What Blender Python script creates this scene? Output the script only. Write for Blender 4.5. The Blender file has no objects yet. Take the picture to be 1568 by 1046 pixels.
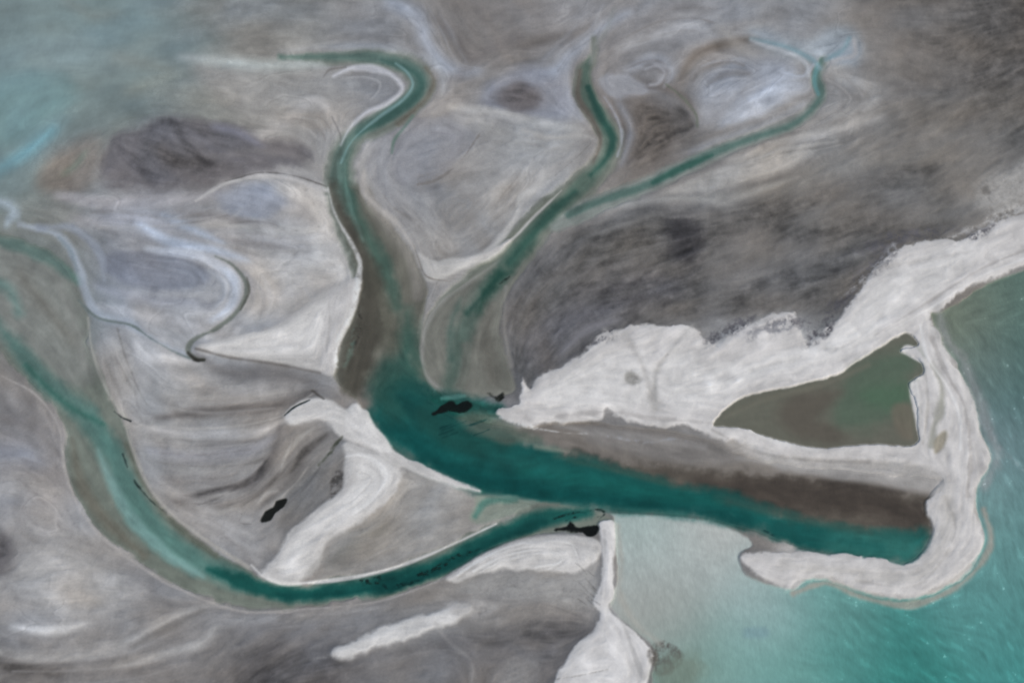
import bpy, math, numpy as np
from mathutils import Vector
rng=np.random.default_rng(7)
# ------------------------------------------------------------------ survey map frame
F=1900.0; TH=math.radians(35); H=F*math.cos(TH); CT,ST=math.cos(TH),math.sin(TH)
X0,Y0,X1,Y1,ST_=-120,-120,1688,1166,1.25
xs=np.arange(X0,X1,ST_); ys=np.arange(Y0,Y1,ST_)
NX,NY=len(xs),len(ys)
XX,YY=np.meshgrid(xs,ys); XX=XX.astype(np.float32); YY=YY.astype(np.float32)
def lattice(seed,n=256):
    return np.random.default_rng(seed).standard_normal((n,n)).astype(np.float32)
def vn(x,y,cell,seed):
    L=lattice(seed); gx=x/cell+1000.37; gy=y/cell+1000.71
    ix=np.floor(gx).astype(np.int32); iy=np.floor(gy).astype(np.int32)
    fx=gx-ix; fy=gy-iy; fx=fx*fx*(3-2*fx); fy=fy*fy*(3-2*fy)
    a=L[iy&255,ix&255]; b=L[iy&255,(ix+1)&255]; c=L[(iy+1)&255,ix&255]; d=L[(iy+1)&255,(ix+1)&255]
    return ((a*(1-fx)+b*fx)*(1-fy)+(c*(1-fx)+d*fx)*fy).astype(np.float32)
def fbm(x,y,cell,seed,o=4,g=.5):
    r=0;a=1
    for i in range(o):
        th=.6+.9*i; cs,sn=math.cos(th),math.sin(th)
        r=r+a*vn(x*cs-y*sn,x*sn+y*cs,cell/2**i,seed+i*17); a*=g
    return (r/r.std()).astype(np.float32)
def cat(pts,closed,n=6):
    p=np.array(pts,float); m=len(p)
    if m<3 and not closed: return p
    if closed: q=np.vstack([p[-1],p,p[0],p[1]]); segs=m
    else: q=np.vstack([2*p[0]-p[1],p,2*p[-1]-p[-2]]); segs=m-1
    out=[]
    for i in range(segs):
        a,b,c,d=q[i:i+4]
        for t in np.arange(n)/n:
            out.append(.5*(2*b+(c-a)*t+(2*a-5*b+4*c-d)*t*t+(3*b-a-3*c+d)*t**3))
    if not closed: out.append(p[-1])
    return np.array(out)
def sstep(m): m=np.clip(m,0,1); return m*m*(3-2*m)
def sl(xa,xb,ya,yb):
    i0=max(0,int((xa-X0)/ST_)); i1=min(NX,int((xb-X0)/ST_)+2)
    j0=max(0,int((ya-Y0)/ST_)); j1=min(NY,int((yb-Y0)/ST_)+2)
    return i0,i1,j0,j1
def segdist(D,c,closed,R,w=None):
    m=len(c)
    for i in range(m if closed else m-1):
        a=c[i]; b=c[(i+1)%m]; wa=wb=0.
        if w is not None: wa,wb=w[i],w[(i+1)%m]
        r=R+max(wa,wb)
        i0,i1,j0,j1=sl(min(a[0],b[0])-r,max(a[0],b[0])+r,min(a[1],b[1])-r,max(a[1],b[1])+r)
        if i1<=i0 or j1<=j0: continue
        px=XX[j0:j1,i0:i1]-a[0]; py=YY[j0:j1,i0:i1]-a[1]
        dx,dy=b[0]-a[0],b[1]-a[1]; l2=dx*dx+dy*dy+1e-9
        t=np.clip((px*dx+py*dy)/l2,0,1)
        d=np.hypot(px-t*dx,py-t*dy)-(wa+(wb-wa)*t)
        np.minimum(D[j0:j1,i0:i1],d,out=D[j0:j1,i0:i1])
def sd_poly(c,R):
    D=np.full((NY,NX),R,np.float32); segdist(D,c,True,R)
    cnt=np.zeros((NY,NX+1),np.int32); m=len(c)
    for i in range(m):
        a=c[i]; b=c[(i+1)%m]
        if a[1]==b[1]: continue
        ya,yb=sorted((a[1],b[1]))
        j0=max(0,int(math.ceil((ya-Y0)/ST_))); j1=min(NY-1,int(math.ceil((yb-Y0)/ST_))-1)
        if j1<j0: continue
        jj=np.arange(j0,j1+1); y=ys[jj]
        x=a[0]+(y-a[1])*(b[0]-a[0])/(b[1]-a[1])
        ii=np.clip(np.ceil((x-X0)/ST_).astype(int),0,NX)
        np.add.at(cnt,(jj,ii),1)
    ins=(np.cumsum(cnt,1)[:,:NX]%2)==1
    return np.where(ins,-D,D)
# ------------------------------------------------------------------ operations
ops=[]
def P(pts,col,f=6,op=1,a=3,rough=0,tag=None,h=0,st='crisp',flow=1,n=6):
    ops.append(dict(k='P',c=cat(pts,True,n),col=col,f=f,op=op,a=a,rough=rough,tag=tag,h=h,st=st,flow=flow))
def S(pts,col,f=4,op=1,a=1.5,rough=0,tag=None,h=0,st='crisp',flow=1):
    pts=[tuple(p) if len(p)==3 else (*p,3) for p in pts]
    c=cat(pts,False); ops.append(dict(k='S',c=c[:,:2],w=np.maximum(c[:,2],.1),col=col,f=f,op=op,a=a,rough=rough,tag=tag,h=h,st=st,flow=flow))
def Sw(pts,w,*a,**k): S([(x,y,w) for x,y in pts],*a,**k)
def NEST(pts,n,dx,dy,s=1.,lo=(112,107,104),hi=(184,180,178),op=.5,f=2.2,st='crisp'):
    p=np.array(pts,float); c=p.mean(0); t0=rng.uniform(0,2)
    for i in range(n):
        q=(p-c)*(s**i)+c+np.array([dx,dy])*(i+rng.uniform(-.35,.35))+rng.normal(0,2.5,p.shape)
        w=rng.choice([.4,.8,2.,4.]); m=len(q); t=rng.uniform(0,.35); u=rng.uniform(.65,1)
        q=cat(q,False,6); q=q[int(t*len(q)):int(u*len(q))+1]; b=len(q)
        q=q[::3]; b=len(q)
        if b<3: continue
        S([(x,y,w*math.sin(math.pi*(j+.5)/b)+.1) for j,(x,y) in enumerate(q)],hi if i%2 else lo,f*(.8+.5*w),op*rng.uniform(.3,.9),1.5,flow=.3,st=st)
flows=[]
def FL(pts): flows.append(cat(pts,False))
BLK=(16,24,23)
base=[(0,0,130,143,143),(100,100,122,145,145),(0,200,110,148,152),(250,100,132,140,138),(250,0,130,133,131),(400,40,138,138,136),(600,40,140,138,138),(750,40,124,119,116),(900,50,142,139,139),(1040,60,146,143,143),(1200,50,140,139,140),(1400,50,116,111,107),(1568,50,101,96,92),
(1400,200,126,122,118),(1568,170,107,103,99),(1500,280,132,128,124),(380,140,150,147,144),(300,160,138,141,137),(120,210,128,131,127),(470,200,156,153,151),(700,150,142,138,136),(640,230,150,149,152),(780,240,160,157,155),(1000,200,120,114,111),(1150,140,152,150,151),(1300,140,148,144,141),(1100,220,132,129,127),
(60,300,140,142,142),(200,320,150,150,155),(400,320,160,157,157),(700,320,148,144,141),(820,260,164,161,159),(980,330,132,128,125),(1200,300,124,120,116),(1400,300,115,111,107),(1300,240,130,126,122),(50,400,122,128,125),(200,420,142,144,150),(450,400,170,166,164),(900,430,104,102,102),(1100,420,106,104,103),(1250,400,112,109,106),(1350,340,110,106,103),
(60,460,116,119,113),(300,480,168,167,169),(850,500,110,108,108),(1000,470,108,106,105),(30,620,138,133,130),(280,600,160,157,155),(400,620,145,141,139),(30,700,146,143,144),(300,700,144,141,139),(400,720,134,131,129),(680,760,154,150,147),(1000,690,126,121,117),
(50,850,156,153,152),(330,800,152,148,146),(560,810,148,144,141),(100,950,154,151,150),(300,950,148,144,142),(480,960,132,128,126),(700,960,132,129,127),(800,930,136,133,131),(50,1030,122,118,116),(300,1030,126,122,120),(450,1020,104,101,101),(600,1020,124,121,120),(800,1020,120,117,117),(1150,560,190,186,183),(1400,720,170,166,163)]
FL([(1000,40),(1200,20),(1568,10)]); FL([(1568,90),(1420,200),(1250,280)]); FL([(1568,200),(1400,280),(1200,330),(1000,330)])
FL([(820,560),(900,470),(1040,400),(1200,360)]); FL([(900,540),(1050,440),(1250,400)]); FL([(1230,900),(1400,1046)]); FL([(1330,910),(1568,1046)]); FL([(1500,880),(1600,990)]); FL([(1130,880),(1250,1046)]); FL([(1480,560),(1568,700)]); FL([(1520,780),(1600,900)])
FL([(960,800),(1000,880),(1060,1046)]); FL([(0,100),(200,60),(400,20)]); FL([(0,200),(150,140),(300,110)]); FL([(0,900),(120,860),(250,920)]); FL([(0,1040),(200,1010),(400,970),(600,950)]); FL([(1180,500),(1300,440),(1568,360)]); FL([(950,560),(1100,570),(1300,540)])
# ---------- soft layer (smeared along the flow) ----------
k=dict(st='soft')
P([(-300,-300),(300,-300),(270,-60),(270,30),(300,80),(230,130),(190,165),(110,185),(50,230),(20,300),(-300,340)],(122,143,143),60,.8,14,tag='lagoon',**k)
P([(40,70),(150,40),(240,60),(200,120),(80,140)],(134,148,143),25,.6,8,**k)
P([(-60,150),(60,110),(120,150),(60,200),(-60,240)],(108,149,152),20,.6,8,**k)
P([(110,20),(200,0),(240,40),(160,70)],(118,143,145),18,.5,8,**k)
S([(180,90,8),(260,110,10),(200,140,6)],(142,146,136),16,.6,**k)
S([(100,0,5),(140,25,8),(180,20,4)],(140,146,138),14,.5,**k)
S([(20,250,3),(50,225,5),(90,190,4)],(134,150,148),8,.5,**k)
S([(-40,280,8),(30,240,10),(80,200,7)],(110,158,168),12,.8,**k)
P([(300,95),(330,150),(420,190),(450,150),(380,110)],(154,151,148),18,.8,**k)
S([(280,88,4),(360,98,8),(430,100,8),(500,96,6)],(176,183,183),10,.9,**k)
P([(150,270),(165,222),(200,197),(260,182),(330,190),(390,205),(470,228),(470,248),(400,265),(330,282),(250,296),(190,292)],(112,109,112),10,.95,6,**k)
S([(175,215,4),(200,250,6),(240,280,5)],(98,96,100),8,.8,**k)
S([(262,185,3),(285,220,6),(320,252,4)],(86,84,86),5,.9,**k)
S([(230,225,8),(270,245,8),(300,250,4)],(96,92,91),10,.6,**k)
S([(330,195,5),(370,205,5),(400,225,3)],(134,134,146),8,.9,**k)
S([(290,200,3),(330,230,5),(370,245,4)],(124,122,128),7,.6,**k)
S([(330,240,4),(400,232,6),(460,240,4)],(128,124,124),7,.7,**k)
P([(60,265),(85,232),(150,210),(150,265),(120,295),(65,292)],(134,125,118),16,.8,**k)
S([(130,235,3),(115,255,4),(100,265,3)],(115,130,118),8,.7,**k)
S([(200,305,6),(320,300,6),(360,282,4)],(132,129,132),8,.7,**k)
S([(400,208,4),(450,180,8),(475,155,6),(500,165,6),(515,200,5)],(174,170,168),9,.9,**k)
S([(600,5,8),(640,28,12),(655,70,9),(690,108,10),(730,110,6)],(158,162,172),12,.85,**k)
S([(690,125,6),(740,85,6),(790,60,6)],(118,113,112),12,.6,**k)
S([(670,30,6),(700,60,6),(720,90,4)],(120,115,114),10,.6,**k)
P([(740,140),(790,105),(850,110),(880,150),(870,185),(800,180),(745,165)],(145,147,157),12,.85,**k)
P([(760,150),(790,128),(825,140),(825,165),(785,172)],(110,104,104),10,.8,5,**k)
S([(690,165,5),(760,172,5),(830,190,6),(890,200,5)],(180,176,172),6,.85,**k)
S([(720,180,5),(790,215,10),(870,225,8)],(166,162,158),12,.8,**k)
S([(850,110,8),(880,80,8),(920,45,6),(960,20,5)],(164,168,178),10,.8,**k)
S([(800,70,6),(850,60,8),(900,45,5)],(112,106,102),12,.6,**k)
S([(960,110,6),(1000,90,7),(1030,110,6),(1000,135,5)],(170,170,175),7,.8,**k)
S([(950,75,5),(1000,60,6),(1060,40,5),(1100,60,4)],(167,165,166),8,.8,**k)
S([(1040,130,6),(1060,90,7),(1100,70,6),(1150,60,4)],(118,110,103),8,.8,**k)
S([(1000,130,5),(1040,145,6),(1070,180,4)],(120,110,103),7,.7,**k)
S([(1100,40,4),(1130,70,6),(1160,100,6),(1150,130,4)],(168,163,158),8,.7,**k)
P([(940,185),(990,160),(1035,168),(1062,200),(1020,235),(965,252),(945,222)],(104,99,96),11,.9,6,**k)
P([(1075,130),(1120,100),(1180,85),(1220,110),(1180,150),(1110,190),(1070,190)],(152,154,161),14,.8,**k)
P([(1120,165),(1170,130),(1215,118),(1238,135),(1200,160),(1150,182),(1105,192)],(176,182,194),10,.8,6,**k)
S([(1150,150,4),(1165,170,6),(1130,180,4)],(198,202,212),7,.7,**k)
P([(1150,45),(1230,60),(1290,40),(1320,70),(1300,100),(1240,95),(1180,80)],(148,158,168),14,.8,**k)
S([(1270,105,6),(1320,130,9),(1340,155,6),(1300,180,6),(1230,200,5)],(162,158,155),11,.9,**k)
S([(1280,130,3),(1300,155,4),(1270,180,3)],(130,126,124),7,.7,**k)
S([(1350,180,4),(1280,200,6),(1200,220,6),(1120,245,4)],(168,163,159),7,.85,**k)
P([(1010,296),(1080,264),(1150,236),(1228,224),(1245,233),(1205,262),(1130,284),(1060,298)],(166,161,156),7,.95,**k)
S([(1080,300,6),(1130,300,7),(1200,282,4)],(152,148,143),8,.8,**k)
S([(900,330,3),(980,310,5),(1060,305,5),(1120,315,4)],(154,150,145),7,.8,**k)
S([(1100,340,10),(1200,315,16),(1320,280,14),(1420,260,8)],(104,100,97),22,.55,**k)
S([(1180,300,8),(1300,255,10),(1440,240,6)],(136,132,127),20,.6,**k)
S([(1380,140,10),(1480,120,14),(1600,90,10)],(98,93,90),26,.5,**k)
S([(1330,60,8),(1420,100,10),(1500,180,8)],(130,125,121),22,.5,**k)
# dark marsh
P([(862,388),(885,358),(930,338),(990,320),(1050,328),(1100,345),(1180,335),(1250,350),(1300,395),(1310,420),(1270,465),(1200,478),(1150,480),(1090,500),(1040,488),(980,485),(920,505),(870,545),(825,578),(800,592),(786,550),(784,500),(805,440)],(108,105,103),18,.95,8,**k)
P([(1020,345),(1060,330),(1078,370),(1066,412),(1035,400),(1030,370)],(74,72,74),14,.85,8,**k)
S([(1066,412,6),(1040,440,8),(1010,470,6)],(84,82,83),14,.6,**k)
P([(920,360),(990,338),(1015,350),(980,385),(930,395),(890,390)],(92,89,86),12,.75,8,**k)
S([(900,360,3),(950,345,4),(1000,330,3)],(140,135,130),5,.6,**k)
S([(890,400,3),(950,390,4),(1010,375,3)],(136,132,128),6,.55,**k)
P([(900,440),(1000,420),(1040,450),(980,475),(900,500),(860,520),(840,500)],(92,90,93),20,.7,8,**k)
S([(840,430,4),(900,420,5),(960,405,4)],(126,122,120),8,.5,**k)
S([(850,470,3),(920,455,4),(1000,440,3)],(118,116,116),7,.5,**k)
S([(1130,330,8),(1200,325,10),(1180,355,8),(1110,360,5)],(86,84,83),18,.7,**k)
P([(1080,380),(1140,350),(1220,370),(1230,410),(1160,440),(1090,430)],(128,124,121),20,.75,**k)
S([(1120,460,5),(1180,425,6),(1240,430,5),(1280,415,4)],(84,82,82),10,.6,6,**k)
S([(1260,370,8),(1320,350,8),(1380,330,6)],(98,95,93),14,.5,**k)
P([(800,520),(860,480),(960,470),(900,520),(830,570)],(118,116,120),14,.5,**k)
S([(860,540,3),(900,505,5),(950,490,3)],(138,135,139),6,.7,**k)
# left flats
S([(90,300,6),(170,312,9),(260,308,8),(330,300,4)],(170,167,170),7,.9,**k)
S([(120,340,8),(200,335,10),(260,345,6)],(160,160,167),12,.8,**k)
P([(330,300),(370,282),(420,285),(440,310),(400,335),(350,330)],(146,150,161),8,.9,**k)
S([(430,290,8),(480,300,10),(500,330,8)],(182,178,175),10,.9,**k)
S([(310,345,5),(380,345,8),(450,355,8),(500,350,5)],(180,175,170),8,.8,**k)
S([(270,322,4),(340,335,5),(420,345,4)],(138,134,134),6,.7,**k)
S([(330,365,3),(400,372,5),(470,380,4)],(148,144,144),6,.7,**k)
S([(215,345,6),(265,372,8),(330,385,7),(380,400,4)],(174,184,201),7,.9,**k)
S([(250,330,4),(290,350,5),(340,372,4)],(166,176,192),6,.8,**k)
P([(155,405),(180,388),(240,386),(295,396),(322,420),(305,440),(250,446),(190,436)],(128,131,141),8,.9,**k)
S([(225,382,4),(290,390,7),(340,410,8),(362,440,7),(352,470,6),(325,492,5)],(186,192,204),5,.9,**k)
S([(300,400,2),(335,425,3),(340,455,3),(315,480,2)],(140,142,148),4,.7,**k)
S([(150,440,6),(220,458,8),(300,465,6),(330,470,4)],(150,151,158),8,.8,**k)
S([(150,470,5),(230,485,8),(300,500,6)],(176,175,178),7,.8,**k)
S([(380,420,5),(400,450,6),(450,450,8),(500,440,6)],(162,162,169),8,.7,**k)
P([(380,405),(450,385),(540,400),(548,432),(500,460),(430,482),(390,500),(370,480)],(176,172,169),12,.8,**k)
P([(440,292),(498,286),(512,330),(548,393),(547,430),(500,425),(470,385),(485,335)],(188,184,181),8,.85,**k)
S([(480,320,3),(495,350,5),(478,365,3)],(202,198,195),6,.7,**k)
P([(165,508),(200,503),(225,540),(218,590),(215,642),(190,640),(165,590),(145,540)],(160,157,156),12,.8,**k)
S([(205,510,3),(222,545,9),(270,552,6),(330,556,3)],(194,190,188),6,.9,**k)
S([(240,560,8),(330,590,14),(400,600,10)],(170,166,164),12,.8,**k)
S([(300,545,4),(350,570,8),(420,575,10),(480,585,5)],(120,115,112),9,.8,**k)
S([(240,640,4),(330,630,7),(420,622,7),(480,600,4)],(110,105,102),8,.85,**k)
S([(300,612,3),(370,612,4),(440,600,3)],(172,168,165),6,.6,**k)
S([(210,655,3),(300,665,7),(390,662,7),(440,645,3)],(178,174,172),6,.9,**k)
S([(230,690,6),(300,700,10),(380,690,10),(420,670,5)],(150,148,151),9,.9,**k)
S([(240,680,2),(320,684,3),(400,675,2)],(124,120,119),5,.5,**k)
S([(428,655,4),(425,690,9),(390,735,8),(330,750,5),(270,770,4)],(90,86,85),6,.85,**k)
S([(250,735,6),(320,735,7),(370,720,4)],(140,135,132),8,.8,**k)
P([(430,660),(470,650),(520,665),(500,700),(460,740),(400,775),(360,785),(330,775),(400,740)],(134,128,123),8,.9,**k)
S([(500,665,3),(470,690,6),(440,720,6),(400,755,4),(370,775,3)],(92,87,83),4,.9,**k)
S([(480,655,3),(445,685,5),(430,720,3)],(174,168,161),4,.8,**k)
S([(505,690,2),(480,722,3),(440,755,3),(400,785,2)],(170,164,158),4,.7,**k)
P([(450,730),(500,700),(520,720),(515,760),(470,790),(430,800),(440,760)],(112,109,106),8,.8,5,rough=.4,**k)
S([(230,720,5),(255,745,7),(300,770,5)],(166,162,160),8,.8,**k)
P([(290,790),(360,780),(410,800),(400,850),(400,880),(350,850)],(158,154,152),12,.8,**k)
# south-west flats
S([(-60,765,8),(30,740,14),(90,755,6)],(166,162,160),12,.8,**k)
S([(-60,700,14),(20,690,16),(60,710,8)],(142,143,150),14,.8,**k)
S([(-40,640,6),(40,650,8),(85,690,5)],(130,124,121),10,.6,**k)
P([(-60,800),(0,815),(20,845),(0,880),(-60,880)],(102,99,101),14,.9,**k)
P([(30,860),(100,830),(160,860),(200,910),(140,940),(60,920)],(176,172,169),24,.8,**k)
S([(70,850,3),(100,870,5),(90,900,3)],(192,188,186),9,.6,**k)
S([(20,960,4),(80,966,8),(130,955,3)],(196,192,189),7,.9,**k)
S([(-60,990,5),(60,1005,8),(180,990,8),(270,945,7),(330,925,3)],(174,170,167),7,.8,**k)
S([(-40,1000,4),(30,1022,6),(90,1030,4)],(94,90,88),8,.8,**k)
S([(200,990,4),(250,965,7),(310,935,4)],(120,116,113),5,.8,**k)
S([(180,1020,5),(260,1000,7),(310,985,8),(330,960,5)],(174,170,167),7,.7,**k)
S([(330,950,4),(420,945,8),(520,940,6),(600,925,3)],(158,154,152),8,.7,**k)
P([(320,1120),(345,1015),(400,985),(480,980),(560,1000),(640,985),(700,968),(850,958),(905,965),(875,1000),(850,1120)],(112,109,109),14,.85,8,rough=.2,**k)
P([(350,1080),(400,1000),(480,990),(520,1010),(500,1080)],(92,90,92),14,.8,8,rough=.3,**k)
P([(560,1012),(640,990),(680,1000),(690,1046),(600,1060)],(130,127,126),10,.7,**k)
P([(800,955),(880,945),(905,965),(880,995),(840,1010),(830,985)],(86,85,87),10,.8,6,rough=.3,**k)
P([(590,930),(690,905),(760,915),(820,940),(740,960),(650,960)],(140,136,133),12,.6,6,**k)
P([(500,862),(520,822),(580,782),(618,722),(660,722),(730,757),(820,775),(760,800),(690,832),(600,865),(500,887)],(156,152,148),8,.9,**k)
P([(500,850),(530,820),(590,790),(600,810),(560,845),(510,870)],(120,117,111),14,.7,6,rough=.4,**k)
S([(600,770,6),(640,745,8),(690,750,6)],(172,168,164),12,.7,**k)
# milky silt haloes beside the upper channels
S([(430,80,3),(520,72,5),(600,78,6),(668,100,7),(680,140,5)],(160,163,168),8,.6,**k)
S([(870,95,5),(868,140,6),(890,185,5)],(162,164,172),8,.6,**k)
S([(948,160,4),(966,200,6),(952,250,5)],(160,163,172),7,.6,**k)
S([(1230,160,5),(1180,188,5),(1100,215,5),(1060,235,4)],(160,163,170),7,.6,**k)
S([(560,225,3),(556,262,4),(575,300,4)],(164,162,160),6,.6,**k)
# ---------- crisp layer ----------
NEST([(100,330),(180,325),(260,330),(330,320),(360,300)],4,4,7)
NEST([(330,345),(400,340),(460,352),(500,345)],5,0,8)
NEST([(160,400),(230,392),(300,402),(330,430),(300,450)],5,-2,3,.85,lo=(112,116,126),hi=(172,178,190))
NEST([(340,400),(372,430),(360,470),(330,492)],4,-7,1,.92,lo=(122,126,136),hi=(196,201,210))
NEST([(380,415),(395,455),(370,500)],4,7,3,hi=(196,193,192),lo=(136,134,138))
NEST([(230,600),(320,612),(420,605),(480,595)],4,0,7)
NEST([(215,668),(300,676),(390,668),(425,650)],6,-1,9)
NEST([(240,735),(310,740),(370,725),(410,690)],5,3,8)
NEST([(430,660),(405,710),(360,755),(300,775)],7,13,3,lo=(78,74,72),hi=(176,170,164),op=.7)
NEST([(280,800),(320,815),(370,850),(395,880)],4,6,-8)
NEST([(150,510),(165,560),(190,610),(205,640)],5,8,-2,hi=(180,178,176),lo=(120,118,114))
NEST([(470,175),(495,185),(512,210),(512,240)],4,-9,3)
NEST([(510,120),(550,112),(588,122),(585,145),(550,165)],3,-2,3,.85,hi=(192,190,192),lo=(136,134,138))
NEST([(620,210),(660,195),(705,205),(700,240),(650,262)],3,0,0,.8,lo=(124,120,122),hi=(172,172,178))
NEST([(740,205),(800,205),(860,215),(900,218)],4,-3,9)
NEST([(830,240),(815,275),(790,305),(770,345)],4,-11,0,lo=(128,122,118),hi=(184,180,176))
NEST([(560,275),(580,315),(620,350),(640,385)],4,8,-2,lo=(126,120,115),hi=(180,175,171))
NEST([(640,10),(665,50),(690,100),(730,110)],4,9,-2,lo=(124,122,126),hi=(176,180,190))
NEST([(860,110),(880,80),(915,50),(940,10)],4,-12,-2,lo=(118,114,114),hi=(176,180,190))
NEST([(955,110),(1000,92),(1028,112),(1005,140),(965,140)],5,2,0,.84,lo=(112,106,104),hi=(186,187,194),op=.7)
NEST([(940,80),(1000,55),(1060,50),(1110,70)],5,6,-9,lo=(120,114,110),hi=(178,175,174))
NEST([(1040,120),(1065,90),(1110,80),(1150,100)],6,7,8,lo=(114,108,104),hi=(184,184,190),op=.7)
NEST([(1110,185),(1150,160),(1200,140),(1230,120)],5,-3,-7,lo=(132,134,142),hi=(204,209,218),op=.6)
NEST([(1110,235),(1180,212),(1260,195),(1345,165)],6,6,6,lo=(124,119,115),hi=(184,179,174),op=.7)
NEST([(1280,110),(1310,130),(1330,155),(1300,175)],5,-9,2,lo=(126,121,118),hi=(182,178,175))
NEST([(1020,300),(1090,275),(1170,250),(1235,240)],5,14,8,lo=(126,121,116),hi=(176,171,165))
NEST([(880,365),(940,345),(1000,330),(1060,338)],4,0,13,lo=(74,71,70),hi=(134,129,125),op=.5,f=4)
NEST([(830,520),(880,470),(960,440),(1040,420)],6,8,-14,lo=(84,82,82),hi=(130,126,124),op=.45,f=4)
NEST([(1150,420),(1220,395),(1300,370)],5,4,-16,lo=(88,85,84),hi=(134,130,126),op=.4,f=5)
NEST([(-40,700),(20,690),(70,715),(95,760)],6,-6,22,lo=(120,116,115),hi=(182,178,176),op=.4,f=5)
NEST([(-40,1000),(60,1000),(180,985),(290,935)],7,14,9,lo=(112,108,106),hi=(186,182,180),op=.5,f=3)
NEST([(360,960),(440,950),(540,945),(620,930)],3,0,8,lo=(112,108,105),hi=(166,162,160))
NEST([(560,1000),(620,985),(670,990),(700,1046)],4,12,4,lo=(92,90,90),hi=(162,159,158))
NEST([(530,860),(580,830),(640,790),(690,765)],4,10,8,lo=(124,119,114),hi=(176,172,168),op=.4)
NEST([(700,905),(780,900),(850,912),(905,935)],3,0,9,lo=(104,101,99),hi=(178,175,173))
# sea
P([(1800,240),(1620,388),(1568,413),(1500,441),(1442,478),(1425,482),(1438,520),(1462,558),(1490,615),(1500,660),(1517,702),(1498,740),(1495,780),(1508,825),(1490,862),(1450,896),(1390,918),(1320,907),(1265,887),(1230,890),(1210,903),(1165,890),(1138,872),(1133,848),(1150,830),(1100,802),(1050,792),(945,786),(940,800),(945,880),(937,930),(975,968),(1006,1000),(1000,1046),(1000,1200),(1800,1200)],'sea',3,1,3,tag='sea',flow=.4)
# river system ----------------------------------------------------
RV=dict(tag='river')
S([(470,90,4),(505,92,7),(560,90,11),(615,98,16),(645,122,19),(636,152,19),(596,182,17),(548,208,18),(524,240,21),(522,285,24),(540,335,30),(570,385,38),(590,430,48),(592,480,55),(590,540,52)],(118,125,114),7,1,3,**RV)
P([(505,285),(518,335),(546,388),(550,425),(540,480),(522,520),(512,560),(520,590),(560,620),(640,640),(660,600),(650,540),(642,500),(652,460),(640,410),(618,370),(588,338),(560,310),(545,285)],(108,106,94),6,1,3,**RV)
S([(910,60,3),(908,88,7),(893,112,11),(893,140,15),(918,180,18),(936,215,20),(924,250,20),(890,285,22),(850,320,23),(810,362,25),(770,408,28),(730,450,34),(705,500,50),(700,560,46)],(116,120,108),6,1,3,**RV)
S([(1262,95,7),(1250,120,8),(1256,150,8),(1218,188,9),(1150,214,10),(1090,238,11),(1030,266,12),(970,292,13),(900,320,15),(850,345,12)],(130,136,129),5,1,2,**RV)
P([(795,655),(870,645),(960,655),(1050,665),(1130,695),(1210,712),(1300,722),(1400,730),(1442,735),(1425,757),(1415,778),(1428,812),(1412,846),(1386,864),(1350,857),(1250,846),(1150,812),(1060,791),(920,783),(830,773),(726,755),(690,738),(640,712),(600,690),(575,655),(550,620),(560,590),(650,610),(700,640),(760,650)],(122,114,106),4,1,2,**RV)
P([(860,690),(930,705),(1000,712),(1100,722),(1190,727),(1280,737),(1360,752),(1424,758),(1416,780),(1424,815),(1390,840),(1250,815),(1100,785),(950,760),(840,735)],(88,80,70),9,.9,6,flow=1)
P([(1060,735),(1150,728),(1300,742),(1415,775),(1400,800),(1300,790),(1150,775)],(72,63,55),16,.8,6)
S([(1190,728,3),(1280,740,5),(1380,752,4)],(66,58,51),6,.5,4)
P([(565,635),(590,590),(625,570),(660,602),(720,640),(780,665),(850,690),(930,712),(1020,738),(1110,755),(1200,785),(1290,805),(1370,818),(1420,815),(1412,844),(1386,862),(1350,855),(1250,844),(1150,809),(1060,788),(920,780),(830,771),(730,752),(690,734),(640,708),(605,688),(578,655)],(20,86,80),13,1,6,flow=1)
P([(1280,812),(1400,822),(1412,844),(1386,860),(1350,853),(1270,840)],(54,116,106),16,.8,5)
S([(1180,800,5),(1260,822,6),(1350,838,5)],(26,94,88),8,.6,4)
S([(1100,764,4),(1200,790,6),(1330,812,5)],(64,90,80),9,.65,5)
S([(610,650,16),(660,700,14),(740,735,14),(850,755,12),(1000,772,9),(1140,795,7)],(8,72,68),16,.85,4)
S([(800,720,6),(900,735,10),(1000,755,8),(1100,768,5)],(18,98,89),12,.6,4)
S([(730,690,5),(790,705,8),(860,722,5)],(30,98,90),12,.5,4)
S([(850,700,2),(950,722,3),(1050,748,2)],(60,92,80),6,.6,4)
S([(590,668,1),(640,712,2),(700,742,2),(820,768,2),(1050,787,2)],(60,116,106),5,.5,2)
P([(565,590),(600,540),(625,510),(645,545),(655,590),(700,622),(700,660),(620,650),(580,625)],(42,84,73),20,.85,6)
P([(600,600),(640,590),(690,630),(740,670),(680,690),(630,660)],(10,72,68),20,.7,6)
# channel A core
S([(430,88,3),(520,88,5),(580,90,8),(625,103,11),(643,125,12),(628,152,11),(590,178,10),(545,206,10),(524,238,11),(520,280,12),(535,320,11)],(90,117,107),6,.9,2)
S([(585,93,2),(628,108,5),(645,128,7),(632,152,7),(595,178,6),(550,205,6)],(58,96,86),6,.8,2)
S([(606,98,1.5),(624,112,2),(632,132,2),(615,155,2),(580,180,2),(540,215,2),(522,250,2)],(124,160,158),2.5,.85,1)
S([(652,105,2),(664,125,3),(650,155,3),(610,190,3)],(110,102,88),5,.8,2)
S([(530,215,3),(515,245,4),(512,280,3)],(80,94,84),4,.7,2)
S([(545,215,2),(532,250,4),(532,285,6),(547,335,9),(574,385,12),(594,430,13),(606,470,10)],(66,98,84),10,.8,4)
S([(528,250,1),(530,285,2),(540,330,3),(556,370,2)],(104,140,128),3.5,.7,2)
S([(512,285,4),(524,330,7),(550,380,10),(566,430,16),(566,490,22),(550,545,22),(540,590,14)],(78,73,62),12,.85,6)
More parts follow.
